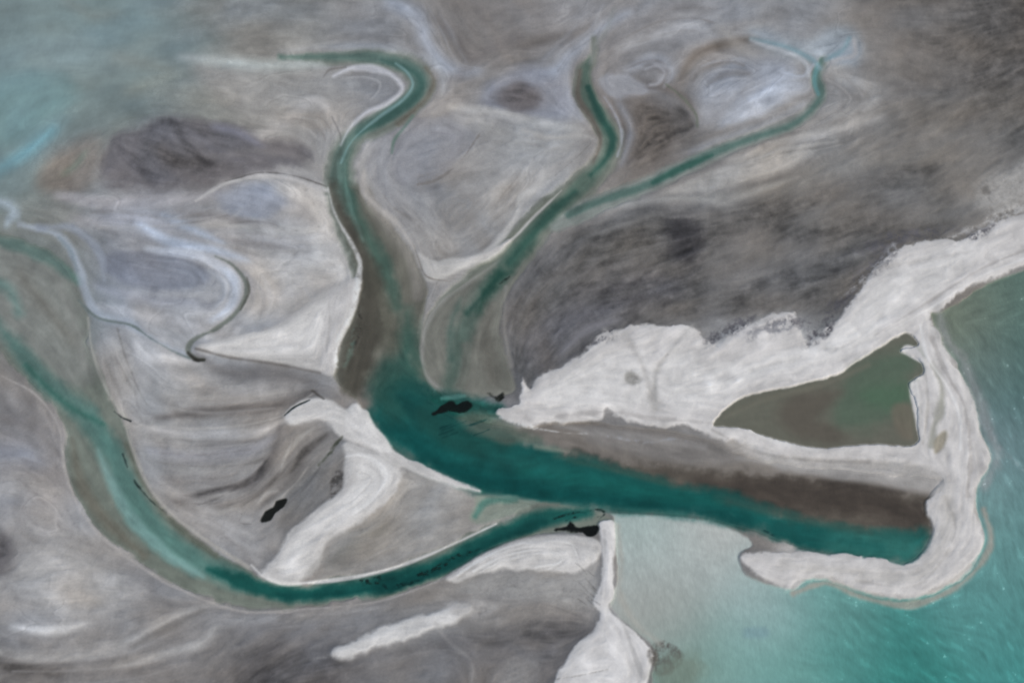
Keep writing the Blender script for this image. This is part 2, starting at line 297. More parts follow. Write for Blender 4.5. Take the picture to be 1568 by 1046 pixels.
S([(560,400,5),(590,470,14),(600,530,14)],(90,88,74),16,.6,5)
S([(545,440,2),(552,500,3),(540,540,3)],(112,106,94),5,.5,4,rough=.5)
S([(622,480,8),(628,520,11),(640,560,10)],(58,90,77),14,.75,5)
S([(560,300,6),(595,350,9),(630,400,10),(640,450,9)],(138,132,123),7,.85,3)
S([(600,360,4),(618,410,5),(622,460,4)],(112,108,96),7,.6,3)
# shoal in the confluence
P([(800,392),(765,400),(705,440),(660,478),(643,530),(655,580),(695,612),(750,610),(790,600),(778,560),(768,510),(778,450),(800,410)],(118,117,107),5,1,3,**RV)
S([(790,385,2),(720,430,2),(665,475,3),(646,530,3),(655,578,3),(690,605,2)],(152,150,144),3.5,.75,2)
S([(790,385,10),(765,420,13),(735,460,14),(712,500,14),(700,545,12),(690,590,12)],(88,108,96),12,.9,4)
S([(815,365,9),(775,410,11),(745,445,9),(735,475,5)],(44,80,66),9,.9,4)
S([(830,345,3),(790,390,4),(750,440,4),(715,480,4)],(28,68,57),5,.6,3)
S([(705,460,3),(690,500,5),(690,550,4)],(76,104,93),7,.6,3)
S([(715,530,4),(712,570,6),(700,600,6)],(122,124,113),7,.8,3)
S([(750,470,8),(745,530,14),(755,580,10)],(100,96,87),12,.75,4,rough=.15)
S([(775,440,2),(772,500,3),(782,560,3)],(150,146,140),4,.6,2)
P([(655,610),(690,603),(750,612),(772,625),(750,660),(800,680),(700,690),(640,650)],(26,82,74),12,.9,4)
P([(700,640),(745,632),(780,650),(830,672),(800,680),(740,668)],(94,104,92),8,.8,3)
P([(735,760),(790,762),(830,775),(780,790),(740,800),(722,795),(728,775)],(142,150,138),5,.9,3)
S([(728,790,2),(745,768,4),(790,764,3)],(80,128,116),5,.8,2)
# channel B core
S([(903,88,3),(897,110,6),(896,140,9),(916,175,11),(934,212,12),(924,248,11),(892,282,12),(855,318,12),(815,358,12),(775,405,11)],(86,108,94),6,.9,2)
S([(901,135,2),(922,182,6),(938,215,7),(926,246,6),(905,268,4)],(38,80,68),5,.85,2)
S([(880,294,3),(850,322,6),(810,366,7),(780,402,6)],(46,86,73),6,.8,2)
S([(888,110,3),(886,150,4),(906,183,4),(920,215,3),(908,250,2)],(106,94,84),4,.75,1)
S([(905,95,3),(912,70,3),(930,45,3),(940,15,2)],(138,140,138),6,.6,2)
# channel C core
S([(1258,92,3),(1250,120,5),(1256,150,4),(1216,190,4),(1150,213,5),(1090,236,6),(1040,260,6),(980,288,6),(910,312,5),(870,330,5)],(88,117,107),4.5,.95,1.5)
S([(1252,100,3),(1247,125,3),(1253,145,2)],(98,146,146),3,.9,1)
S([(1090,238,2),(1040,260,4),(1000,280,3)],(50,98,84),3.5,.8,1)
S([(1150,60,1),(1200,72,3),(1240,90,4),(1256,105,3)],(128,152,160),5,.9,1)
S([(1300,60,2),(1290,78,3),(1265,92,3)],(128,152,160),5,.9,1)
# channel D
P([(820,775),(770,798),(720,818),(650,852),(580,876),(500,889),(430,894),(380,876),(320,842),(270,803),(228,752),(205,700),(190,648),(160,590),(138,540),(132,490),(120,450),(90,400),(40,372),(-120,330),(-120,470),(-20,520),(20,560),(60,598),(94,650),(104,720),(134,790),(190,842),(250,882),(310,913),(380,931),(470,927),(560,919),(640,897),(690,877),(740,846),(800,824),(850,816),(925,812),(935,790),(870,772)],(118,124,113),4,1,4,**RV)
P([(-120,350),(40,380),(110,430),(130,500),(140,570),(100,590),(40,540),(-120,470)],(132,133,127),18,.85,6)
S([(30,420,8),(70,470,10),(110,520,8)],(118,114,104),14,.6,4)
S([(90,440,4),(115,500,6),(130,560,4)],(142,141,134),9,.6,4)
S([(-40,430,5),(10,440,8),(30,480,6)],(106,138,130),10,.8,4)
S([(-40,360,5),(30,378,8),(75,398,8),(120,430,5)],(96,124,115),7,.85,3)
S([(-20,480,5),(25,530,10),(70,585,15),(130,635,18),(165,690,17)],(86,122,113),12,.9,4)
S([(140,630,5),(175,700,14),(205,770,20),(250,825,20),(310,865,17),(370,893,13)],(86,126,117),11,.9,4)
S([(150,690,3),(175,750,7),(210,805,8),(260,850,8),(310,882,5)],(134,171,165),7,.75,3)
S([(110,670,3),(125,740,7),(165,800,7),(220,850,5)],(114,106,92),8,.6,3)
S([(195,680,2),(220,740,4),(265,800,5),(330,850,4)],(98,100,86),5,.6,3)
S([(320,872,5),(380,895,11),(440,909,12),(500,907,12),(560,900,13),(630,882,13),(690,858,13),(750,826,13),(820,797,13),(900,785,10)],(26,86,78),7,1,3)
S([(430,912,4),(520,908,6),(600,895,7),(690,862,7),(760,826,7),(830,798,8)],(10,62,58),7,.7,3)
S([(40,560,2),(100,618,5),(160,650,4)],(52,104,91),6,.7,2)
# left creek system
S([(30,345,3),(90,362,5),(118,400,6),(132,445,6),(150,482,6),(195,495,5),(225,515,4),(262,533,3),(290,545,3)],(172,180,192),6,.75,3)
S([(120,460,1.2),(150,487,1.8),(200,498,1.8),(230,518,1.5),(262,537,1.5),(290,549,1.5)],(110,120,118),2.2,.9,1)
S([(90,365,2),(108,385,3),(118,415,2)],(128,140,148),4,.7,2)
S([(-20,300,4),(20,320,9),(10,345,5)],(168,180,190),8,.8,3)
S([(60,350,3),(110,350,4),(150,385,4),(160,430,3)],(150,156,168),6,.7,3)
S([(330,393,1),(358,408,2),(378,438,3),(366,474,3),(332,503,3),(298,520,3),(288,535,4),(296,548,3),(312,552,1)],(110,115,108),2.6,.9,1)
S([(288,540,1.5),(300,551,2.5),(313,551,1)],(50,48,42),2.5,.85,1)
S([(378,425,1),(381,448,1.5),(368,474,1)],(82,82,74),2,.7,1)
# ---------- white sand ----------
D_=dict(h=1)
P([(302,535),(345,517),(430,494),(490,455),(548,428),(541,480),(520,522),(511,570),(492,570),(420,556),(350,548)],(190,186,183),5,1,3,**D_)
P([(310,533),(360,518),(440,497),(500,462),(500,500),(480,540),(420,548),(350,542)],(213,209,206),6,.9,3,**D_)
P([(500,460),(546,435),(541,480),(520,522),(510,565),(490,560)],(194,190,188),5,.9,3)
S([(502,288,1),(514,330,2),(548,392,3),(549,425,4),(538,480,4),(518,525,4),(512,560,3)],(213,210,208),2.5,.9,2,rough=.1)
S([(548,430,2),(540,480,3),(518,520,3),(515,560,3)],(213,214,214),3,.8,3,rough=.4)
S([(504,465,1),(505,500,1),(500,540,1)],(158,154,152),3,.6,1)
P([(436,636),(462,614),(500,612),(530,630),(542,618),(560,630),(575,655),(600,688),(640,710),(700,736),(735,753),(690,745),(640,722),(600,705),(570,690),(520,668),(490,645),(450,655)],(202,198,195),3.5,1,3,**D_)
P([(542,618),(556,625),(575,655),(600,688),(580,695),(545,670),(528,650)],(218,214,211),4,.9,3,**D_)
P([(528,680),(560,688),(600,702),(614,735),(590,772),(545,803),(502,830),(484,868),(458,893),(420,892),(396,880),(420,856),(432,828),(470,795),(500,770),(524,748),(530,712)],(196,192,189),4,1,4,**D_)
P([(560,700),(595,712),(600,738),(560,780),(510,812),(480,830),(450,880),(430,880),(440,840),(480,800),(520,770),(545,740)],(220,216,213),7,.8,4)
NEST([(545,705),(580,712),(598,735),(560,778),(515,805)],6,-5,0,.9,lo=(176,172,169),hi=(232,229,226),op=.7)
S([(500,845,2),(484,868,4),(465,888,3)],(160,156,152),4,.5,2)
S([(385,865,1),(405,884,2),(440,894,3),(520,887,2.5),(590,873,2),(650,852,2),(700,830,1.2),(760,802,1)],(216,212,209),2.2,.95,1)
S([(530,700,1),(560,700,3),(592,725,2),(575,762,2),(540,790,1)],(232,229,227),2.5,.6,1)
P([(640,388),(665,402),(695,396),(740,386),(782,368),(762,394),(715,412),(668,430),(650,422)],(194,190,186),4,.95,3,**D_)
# big eastern sand
P([(762,632),(790,615),(800,578),(812,600),(830,575),(880,548),(925,512),(990,500),(1050,494),(1085,526),(1120,512),(1165,488),(1215,480),(1238,530),(1280,492),(1325,432),(1352,402),(1400,372),(1480,366),(1512,348),(1590,326),(1700,300),(1800,280),(1800,240),(1620,386),(1568,411),(1500,439),(1442,474),(1424,482),(1436,520),(1460,558),(1488,615),(1498,660),(1514,702),(1495,740),(1492,780),(1505,825),(1487,860),(1449,894),(1390,915),(1320,904),(1265,885),(1228,888),(1210,900),(1165,887),(1140,868),(1135,850),(1180,846),(1250,848),(1350,859),(1386,866),(1414,848),(1430,812),(1418,778),(1428,757),(1444,735),(1400,712),(1300,705),(1200,700),(1120,680),(1060,660),(980,650),(930,640),(850,648),(800,650)],(204,199,196),3,1,5,tag='spit',**D_)
P([(830,600),(880,560),(940,545),(1000,560),(990,620),(900,625),(840,625)],(219,215,212),16,.7,4)
P([(1020,540),(1100,560),(1200,540),(1290,500),(1340,440),(1420,390),(1500,380),(1400,470),(1300,545),(1150,590),(1080,630),(1010,610)],(219,215,212),16,.7,4)
S([(925,505,2),(960,520,3),(990,580,3),(1000,630,2)],(182,177,173),6,.7,2)
S([(1060,500,2),(1030,535,2),(1005,570,3),(1003,625,2)],(174,170,166),5,.7,2)
S([(820,590,4),(870,565,6),(930,530,5),(960,510,3)],(184,180,178),10,.6,4)
S([(850,640,2),(930,632,3),(1000,642,3),(1090,650,2)],(176,171,168),3,.7,2)
S([(1568,385,1),(1500,415,1.5),(1420,465,1.5),(1340,515,1.5)],(170,164,160),2.5,.7,1)
S([(1568,398,1),(1500,426,1),(1430,470,1),(1370,505,1)],(226,223,221),2.5,.7,1)
S([(1350,410,2),(1420,400,2),(1500,385,1)],(184,179,175),5,.6,2)
NEST([(1080,610),(1160,580),(1260,555),(1350,505)],4,6,-9,lo=(182,177,173),hi=(224,221,219),op=.5,f=4)
NEST([(840,610),(900,600),(980,612),(1080,630)],4,10,5,lo=(182,177,173),hi=(224,221,219),op=.5,f=4)
P([(955,575),(968,570),(980,582),(970,592),(958,586)],(128,125,120),5,.8,4,rough=.15)
S([(1012,552,2),(1022,545,2)],(120,116,112),3,.7,2,rough=.2)
P([(1130,700),(1230,706),(1300,708),(1400,714),(1444,736),(1427,757),(1330,738),(1200,722)],(172,167,163),8,.8,4)
P([(900,655),(1000,660),(1080,672),(1140,700),(1100,712),(1000,700),(910,680)],(132,127,123),8,.7,4)
S([(850,652,2),(900,660,5),(1000,672,5),(1080,685,3)],(150,145,141),5,.7,2)
S([(1090,660,1),(1150,690,1.5),(1230,705,1.5),(1330,708,1)],(150,145,141),3,.6,2)
S([(765,640,1),(800,652,1.5),(860,662,1.5),(900,664,1)],(212,211,210),2,.85,2,rough=.3)
S([(930,668,2),(990,678,2),(1030,672,2),(1070,680,1)],(160,160,165),3,.6,3,rough=.4)
S([(820,684,3),(850,688,3),(870,692,1)],(160,156,138),5,.6,2)
S([(1420,480,3),(1436,520,4),(1458,560,5),(1486,615,5),(1496,665,5),(1512,705,4)],(200,196,194),4,.7,3,rough=.3)
S([(1150,655,1),(1155,665,3),(1200,680,4),(1250,690,3)],(212,208,205),3,.9)
# pond
P([(1092,650),(1130,614),(1200,596),(1280,575),(1330,545),(1372,518),(1390,512),(1404,528),(1380,538),(1410,556),(1412,575),(1390,590),(1402,620),(1404,650),(1400,681),(1330,681),(1250,685),(1180,672),(1140,660),(1110,655)],(104,103,91),2.5,1,2,tag='pond')
P([(1290,590),(1340,550),(1385,535),(1408,560),(1392,590),(1395,650),(1370,640),(1330,660),(1280,650)],(86,103,86),18,.8,5)
P([(1320,600),(1380,580),(1395,600),(1370,625),(1330,620)],(80,108,84),14,.6,5)
P([(1190,630),(1240,600),(1290,600),(1250,640),(1300,670),(1220,670)],(95,88,78),14,.8,5)
S([(1110,640,2),(1180,610,3),(1260,590,3),(1330,560,2)],(118,114,100),5,.6,2)
P([(1366,628),(1390,620),(1399,640),(1398,672),(1376,665)],(116,108,94),7,.8,3)
P([(1378,540),(1385,530),(1398,532),(1412,548),(1414,558),(1402,553),(1388,545)],(202,198,196),2.5,1,1)
P([(1392,592),(1404,588),(1408,620),(1404,660),(1400,640)],(210,206,203),3,1,1)
S([(1425,560,3),(1440,590,4),(1440,625,5),(1430,655,4),(1425,685,3)],(156,154,143),5,.85,3,rough=.1)
P([(1436,668),(1448,662),(1446,680),(1432,695),(1430,680)],(146,138,121),4,.8,2)
S([(1408,500,2),(1420,550,2),(1450,595,2),(1468,640,2),(1470,690,2)],(226,223,221),2.5,.7,2)
S([(1425,520,2),(1452,580,2),(1476,625,2),(1484,690,2),(1480,760,2)],(168,162,158),2.5,.6,3)
S([(1416,570,1),(1420,620,1),(1412,680,1)],(172,167,162),2.5,.6,2)
S([(1440,740,8),(1450,800,10),(1430,850,12),(1390,888,10),(1300,875,8),(1200,868,8)],(188,183,178),10,.7,3)
S([(1445,760,1),(1462,810,1.5),(1440,860,1.5),(1395,900,1.5),(1310,890,1)],(166,161,156),2.5,.45,2)
# milky wash along the spit
S([(1438,478,4),(1450,520,6),(1478,560,6),(1502,620,8),(1512,655,8),(1528,700,7),(1508,745,5)],(152,152,152),9,.6,4,flow=1)
S([(1500,640,2),(1530,680,3),(1568,720,2)],(160,168,170),5,.5,4,rough=.3)
S([(1455,520,2),(1475,545,3),(1485,560,2)],(158,154,150),5,.5,4,rough=.3)
S([(1506,780,3),(1518,826,5),(1498,868,6),(1455,904,6),(1392,926,5),(1320,914,4),(1265,893,4),(1215,908,4)],(170,158,146),4,.75,2)
# rock / marsh fringe of the sand
for q in ([(1085,524,6),(1110,506,10),(1150,488,8)],[(1150,511,5),(1190,500,9),(1235,498,10),(1262,506,5)],[(1228,534,4),(1256,506,7),(1284,472,11),(1304,448,7)],[(1304,432,5),(1332,408,10),(1366,388,7)],[(1290,389,5),(1330,384,8),(1380,366,7),(1440,356,5)],[(1450,349,3),(1490,359,4),(1520,349,3)],[(860,556,3),(900,532,5),(940,506,4)]):
    S(q,(84,82,86),8,.9,9,rough=.42)
S([(1130,516,3),(1180,505,8),(1230,502,4)],(172,171,175),8,.6,7,rough=.3)
S([(1290,455,3),(1330,420,5),(1370,380,4)],(186,183,182),6,.7,8,rough=.5)
S([(1440,372,3),(1500,345,5),(1560,320,5)],(200,196,193),6,.9,5,rough=.3)
P([(1500,280),(1545,262),(1600,240),(1600,320),(1550,322),(1500,318)],(180,176,172),16,.8,8,rough=.1)
P([(1502,290),(1512,284),(1516,296),(1506,299)],(112,108,104),4,.8,2)
# southern point and strip
P([(684,886),(715,864),(745,846),(800,826),(860,820),(915,830),(912,862),(880,880),(840,876),(790,874),(730,880),(700,892)],(198,194,191),3.5,1,3,**D_)
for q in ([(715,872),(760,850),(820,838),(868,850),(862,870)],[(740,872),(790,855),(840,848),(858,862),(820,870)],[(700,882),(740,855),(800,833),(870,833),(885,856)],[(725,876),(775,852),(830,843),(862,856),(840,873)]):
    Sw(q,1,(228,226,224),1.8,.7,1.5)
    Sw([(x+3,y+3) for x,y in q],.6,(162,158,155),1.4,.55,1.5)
P([(700,895),(780,880),(880,882),(912,870),(915,930),(850,925),(780,915),(720,912)],(162,159,156),10,.8,4,rough=.1)
P([(916,802),(940,800),(941,860),(940,905),(930,930),(950,950),(975,972),(1000,1000),(996,1020),(990,1046),(985,1180),(830,1180),(848,1046),(865,1015),(885,985),(910,965),(918,940),(908,925),(918,890),(922,840)],(212,208,206),2.5,1,3,tag='strip',**D_)
S([(925,815,2),(926,860,2),(920,910,2)],(180,176,173),2.5,.6,2)
S([(935,930,1),(955,960,2),(970,1000,2),(985,1040,2)],(176,173,171),2.5,.6,2)
Sw([(850,1041),(890,1035),(930,1026)],.8,(110,105,100),1.5,.7,1,rough=.4)
S([(946,805,2),(952,860,3),(950,910,4),(975,955,4),(1010,985,3)],(176,172,162),6,.7,3)
P([(510,1002),(528,985),(570,966),(640,944),(690,926),(722,930),(700,948),(650,972),(590,990),(530,1008)],(204,201,199),6,1,5,**D_)
P([(680,925),(730,915),(765,928),(720,945)],(174,170,168),8,.7,5,rough=.1)
P([(755,1035),(775,1012),(800,1006),(818,1020),(815,1050),(790,1080),(755,1070)],(160,157,155),16,.6,9,rough=.1)
S([(665,955,1),(690,985,2),(722,1012,3),(722,1046,3)],(158,154,152),5,.5,3)
S([(480,1010,3),(510,1003,3)],(160,158,158),5,.6,3,rough=.3)
P([(1000,988),(1028,990),(1046,1008),(1025,1030),(1003,1022)],(88,84,79),5,.9,7,rough=.25)
P([(1010,1020),(1060,1000),(1080,1030),(1050,1060),(1010,1060)],(120,132,118),14,.7,6)
P([(1140,965),(1170,962),(1175,975),(1145,978)],(122,152,160),6,.5,3)
# ---------- fine pale rims & creek lines ----------
S([(510,118,2),(540,105,4),(575,106,6),(602,118,4),(616,138,3),(592,160,3),(560,174,3),(535,198,3),(522,222,2)],(200,199,204),3.5,.85,1.5)
S([(495,120,1),(505,108,2),(530,104,1)],(110,106,102),2,.6,1)
S([(508,180,1),(520,205,1.5),(522,222,1)],(100,98,98),2.5,.7,1)
S([(558,262,2),(556,290,4),(575,315,5),(605,340,4),(632,378,3),(642,408,2)],(176,170,165),4,.9,2)
S([(632,372,.8),(640,395,.8),(654,425,.8),(690,432,.7)],(120,114,108),1.5,.7,1)
S([(832,262,2),(826,285,5),(800,300,5),(790,330,3),(770,362,4),(745,386,3)],(190,187,184),4,.8,3)
S([(700,402,1),(745,392,2),(785,366,2),(815,335,1.5),(860,292,1)],(202,196,192),2.2,.8,1)
S([(912,215,1),(890,208,4),(845,212,4),(800,200,2)],(180,176,172),5,.7,2)
S([(905,220,.8),(885,240,.8),(850,270,.8)],(116,111,106),1.5,.6,1)
S([(600,235,1),(604,215,2),(620,195,2),(632,178,2)],(98,122,110),3,.9,1)
P([(605,225),(628,186),(665,180),(700,186),(728,212),(705,246),(665,272),(615,280),(600,255)],(152,152,159),6,.35,3)
S([(640,283,.8),(670,275,1),(705,248,.8),(735,205,.8)],(124,118,114),1.5,.6,2)
P([(640,272),(665,268),(680,275),(665,284)],(124,119,115),5,.5,4,rough=.3)
Sw([(672,368),(682,382),(692,386),(690,372)],2,(178,174,171),4,.6,1.5)
P([(680,310),(720,290),(745,300),(740,340),(700,355),(680,340)],(134,129,125),14,.6,5,rough=.2)
P([(918,122),(945,114),(972,124),(990,142),(955,150),(928,142)],(174,176,184),6,.6,3)
S([(925,150,1.5),(946,185,3),(952,215,3),(945,240,2)],(170,172,182),3.5,.8,2)
S([(1020,130,.8),(1045,150,1.5),(1065,175,2),(1068,195,1.5)],(108,112,100),2.2,.9,1)
S([(1245,100,1),(1228,118,2),(1200,112,1.5)],(188,194,206),4,.7,1.5)
S([(1150,62,1),(1175,72,2),(1215,85,3),(1235,100,3),(1238,118,2)],(186,188,192),4,.7,1.5)
S([(1268,98,2),(1285,92,3),(1308,85,3),(1308,62,2)],(180,176,176),4,.7,1.5)
S([(300,308,1),(345,282,2.5),(400,270,3),(450,276,3),(500,292,2)],(190,186,184),3,.9,1.5)
S([(345,278,.7),(400,265,1),(455,271,.8),(500,286,.7)],(96,92,90),1.5,.7,1)
S([(300,535,1),(350,548,1.5),(420,558,1.5),(490,572,1)],(95,90,86),2.5,.7,1)
S([(135,487,1),(142,540,1.5),(165,600,2),(192,640,2)],(172,170,162),2.5,.8,1)
S([(175,630,.8),(188,640,1.5),(200,645,1)],BLK,1.5,.85,1)
S([(205,652,1),(260,655,1),(340,655,1),(430,638,1),(480,602,1)],(196,190,184),2.5,.4,1)
S([(192,650,1.5),(208,700,2),(228,745,2),(262,785,2),(320,830,2),(380,868,2)],(176,171,164),3,.8,1.5)
S([(205,735,.9),(212,745,1.5),(235,770,.9),(255,785,.6)],BLK,1.5,.8,1.5,rough=.2)
S([(188,695,.8),(195,715,1)],BLK,1.5,.6,1)
S([(0,575,1),(55,605,1.5),(90,655,2),(100,722,2),(130,792,2),(188,848,2),(250,888,2),(312,918,2),(380,937,1.5),(470,932,1),(560,924,1),(640,902,1),(690,880,1)],(174,168,164),2.6,.75,1.5)
P([(400,798),(404,788),(420,776),(424,768),(438,765),(434,776),(424,784),(412,797)],(20,22,20),1.6,.95,3)
S([(352,780,.6),(370,787,1.2),(366,800,.9),(385,803,.9)],(70,68,62),2,.6,2,rough=.3)
S([(395,770,1),(410,755,2),(425,752,1)],(180,176,172),4,.6,2)
S([(436,637,.8),(452,624,1.4),(474,614,.8)],BLK,1.4,.85,1)
S([(478,598,1),(488,606,1.6),(496,612,1)],(60,56,52),2,.7,1)
S([(524,670,.8),(512,682,2),(505,694,1.6),(488,712,1)],(62,66,54),2,.8,2,rough=.2)
P([(512,730),(522,724),(524,745),(512,758),(506,764),(508,745)],(64,61,59),4,.8,4,rough=.3)
# black weed / peat banks
P([(664,634),(672,628),(690,616),(700,622),(716,616),(722,622),(706,630),(690,628)],(10,20,18),1.8,1,3,tag='weed')
S([(676,610,1),(695,608,2),(712,606,1.5)],(100,160,150),3,.6,2)
P([(742,602),(752,597),(758,604),(770,600),(776,612),(764,618),(752,612)],(22,24,20),2.5,1,4,rough=.2,tag='weed')
P([(848,812),(868,804),(874,798),(890,806),(914,804),(916,815),(900,820),(880,814)],(10,14,13),1.8,1,3,tag='weed')
S([(848,794,1),(868,788,2.5),(885,784,2),(900,786,1)],(10,26,24),1.5,1,2,rough=.3,tag='weed')
S([(862,800,1),(880,792,2),(898,795,1.5),(920,790,1.5)],(10,26,24),1.5,1,3,rough=.4,tag='weed')
S([(895,783,1),(915,780,2.5),(926,786,2),(918,794,1)],(10,26,24),1.5,1,2,rough=.4,tag='weed')
S([(552,888,3),(565,892,4),(580,888,3)],(14,32,29),2,1,4,rough=.5,tag='weed')
S([(640,880,2),(662,872,3),(680,862,2),(700,852,3),(722,846,2),(738,838,1)],(10,34,31),2,1,4,rough=.6,tag='weed')
S([(556,896,1),(600,898,2),(640,890,1)],(10,38,35),2,.8,3,rough=.7)
S([(765,435,1),(775,428,1.5),(780,424,1)],(25,34,28),1.5,.8,1,rough=.3)
S([(1170,812,1),(1190,822,1)],(10,40,40),1.5,.8,1,rough=.4)
S([(548,470,2),(552,500,3),(540,530,3)],(38,34,29),2.5,.7,4,rough=.7)
S([(545,500,2),(536,540,3),(528,560,2)],(112,142,126),4,.6,3,rough=.4)
for i in range(14):
    a=rng.uniform(-.5,.5); x=rng.uniform(885,912); y=rng.uniform(868,925)
    Sw([(x-6,y-5-3*a),(x+7,y+6+3*a)],.4,(86,84,81),1.2,.55,.5,flow=0)
for i in range(10):
    x=rng.uniform(670,740); y=652+rng.uniform(-6,14)
    Sw([(x-12,y+5),(x,y+1),(x+12,y-4)],.4,(8,56,54),1.5,.5,1,flow=0)

# ------------------------------------------------------------------ flow field
segs=[]
def addseg(c,closed,w):
    n=len(c)
    for i in range(0,n if closed else n-1):
        a=c[i]; b=c[(i+1)%n]; d=b-a; l=math.hypot(*d)
        if l>.1: segs.append(((a[0]+b[0])/2,(a[1]+b[1])/2,math.atan2(d[1],d[0]),l*w))
for o in ops:
    if o['flow']: addseg(o['c'],o['k']=='P',o['flow']*(1 if o['k']=='S' else .45))
for c in flows: addseg(c,False,2.)
sg=np.array(segs)
CW=16; cx=np.arange(X0,X1+CW,CW); cy=np.arange(Y0,Y1+CW,CW); CX,CY=np.meshgrid(cx,cy)
A=np.zeros_like(CX,float);B=np.zeros_like(CX,float)
for s in range(0,len(sg),400):
    q=sg[s:s+400]
    d2=(CX[...,None]-q[:,0])**2+(CY[...,None]-q[:,1])**2
    w=q[:,3]/(d2+14**2)**1.4
    A+=(w*np.cos(2*q[:,2])).sum(-1); B+=(w*np.sin(2*q[:,2])).sum(-1)
m=np.hypot(A,B)+1e-12; A/=m;B/=m
def up(G,x0=X0,y0=Y0,cw=CW):
    gx=(xs-x0)/cw; gy=(ys-y0)/cw
    ix=np.clip(gx.astype(int),0,G.shape[1]-2); iy=np.clip(gy.astype(int),0,G.shape[0]-2)
    fx=(gx-ix)[None,:]; fy=(gy-iy)[:,None]
    return (G[iy][:,ix]*(1-fx)*(1-fy)+G[iy][:,ix+1]*fx*(1-fy)+G[iy+1][:,ix]*(1-fx)*fy+G[iy+1][:,ix+1]*fx*fy)
a2=up(A);b2=up(B)
ang=np.arctan2(b2,a2)/2+.14*fbm(XX,YY,80,5,2)
VX=np.cos(ang).astype(np.float32); VY=np.sin(ang).astype(np.float32)
II,JJ=np.meshgrid(np.arange(NX,dtype=np.float32),np.arange(NY,dtype=np.float32))
def lic(arrs,L,step):
    acc=[a.copy() for a in arrs]; wt=1.
    for sgn in (1,-1):
        px=II.copy();py=JJ.copy(); dx=VX*sgn; dy=VY*sgn
        for i in range(L):
            px+=dx*step; py+=dy*step
            ix=np.clip(px+.5,0,NX-1).astype(np.int32); iy=np.clip(py+.5,0,NY-1).astype(np.int32)
            f=iy*NX+ix
            vx=VX.ravel()[f]; vy=VY.ravel()[f]
            s=np.where(vx*dx+vy*dy<0,-1,1).astype(np.float32); dx=vx*s; dy=vy*s
            w=1-(i+1)/(L+1); wt+=w
            for k_,a in enumerate(arrs): acc[k_]+=w*a.ravel()[f]
    return [a/wt for a in acc]
n1=fbm(XX,YY,7,11,3,.7); n2=fbm(XX,YY,20,31,2,.6); n3=fbm(XX,YY,42,41,3,.55)
Lf,=lic([n1],9,1.2)
Lc,Lx=lic([n2,n3],16,2.4)
Lf/=Lf.std(); Lc/=Lc.std(); Lx/=Lx.std()
NF=fbm(XX,YY,22,51,4,.6); NFF=fbm(XX,YY,6,71,3,.7); NM=fbm(XX,YY,110,91,4,.5)
EDGE=.55*NF+.45*Lc
# ------------------------------------------------------------------ paint
def rbf(pts,sig):
    cw=24; gx=np.arange(X0,X1+cw,cw); gy=np.arange(Y0,Y1+cw,cw); GX,GY=np.meshgrid(gx,gy)
    p=np.array(pts,float); d2=(GX[...,None]-p[:,0])**2+(GY[...,None]-p[:,1])**2
    w=np.exp(-d2/(2*sig*sig))+1e-4/(1+d2/1e4)**2
    w/=w.sum(-1,keepdims=True); c=(w@p[:,2:])
    return np.stack([up(c[...,i],cw=cw) for i in range(3)],-1).astype(np.float32)
C=rbf(base,55)
seaC=rbf([(1450,490,122,128,110),(1500,470,110,122,108),(1568,440,92,114,104),(1568,520,84,112,105),(1500,560,108,124,118),(1560,620,84,115,112),(1530,680,116,132,134),(1568,720,100,133,134),(1520,760,128,159,156),(1568,800,98,140,138),(1530,860,106,152,148),(1460,920,102,151,147),(1500,960,80,144,138),(1568,920,88,141,137),(1568,1046,72,142,136),(1400,970,62,132,124),(1400,1046,56,130,121),(1300,930,94,146,139),(1250,930,122,164,158),(1300,1000,82,144,136),(1200,1030,112,161,152),(1180,940,146,176,172),(1120,1000,132,170,163),(1150,900,168,180,176),(1050,850,174,182,178),(1090,810,188,187,181),(990,810,166,182,176),(970,860,176,184,180),(1000,920,164,163,156),(1040,960,156,166,160),(1060,1030,122,152,140)],42)
tags={t:np.zeros((NY,NX),np.float32) for t in('lagoon','sea','river','pond','spit','strip','weed')}
Hs=np.zeros((NY,NX),np.float32)
def run(stage):
    for o in ops:
        if o['st']!=stage: continue
        R=o['f']*1.2+o['a']*3+2
        c=o['c']
        if o['k']=='P': D=sd_poly(c,R)
        else:
            D=np.full((NY,NX),R,np.float32); segdist(D,c,False,R,o['w'])
        wm=o['w'].max() if o['k']=='S' else 0
        i0,i1,j0,j1=sl(c[:,0].min()-R-wm,c[:,0].max()+R+wm,c[:,1].min()-R-wm,c[:,1].max()+R+wm)
        if i1<=i0 or j1<=j0: continue
        s=(slice(j0,j1),slice(i0,i1)); d=D[s]
        amp=o['a']*.8
        m=sstep(.5-(d+amp*EDGE[s]*np.clip((R-d)/R,0,1))/(2*o['f']))
        if o['rough']: m=m*sstep(.5+(.45-o['rough'])*.8+ 1.0*(.7*NFF[s]+.4*NF[s])*o['rough'])
        mo=(m*o['op'])[...,None]
        col=seaC[s] if isinstance(o['col'],str) else np.array(o['col'],np.float32)
        C[s]=C[s]*(1-mo)+col*mo
        if o['tag']:
            t=tags[o['tag']]; t[s]=np.maximum(t[s],m)
            if o['tag'] in('spit','strip'):
                for w_ in('sea','river'): tags[w_][s]*=(1-m)
        if o['h']:
            mh=sstep(.5-(d+amp*EDGE[s])/24)*o['h']; Hs[s]=np.maximum(Hs[s],mh)
            for w_ in('river',): tags[w_][s]*=(1-m)
run('soft')
sm=np.stack(lic([np.ascontiguousarray(C[...,i]) for i in range(3)],7,2.),-1)
C=.35*C+.65*sm
mu=C.mean(-1,keepdims=True); C+= (mu-140)*.14
pale=sstep((C.mean(-1)-112)/30)*(1-.75*tags['lagoon'])
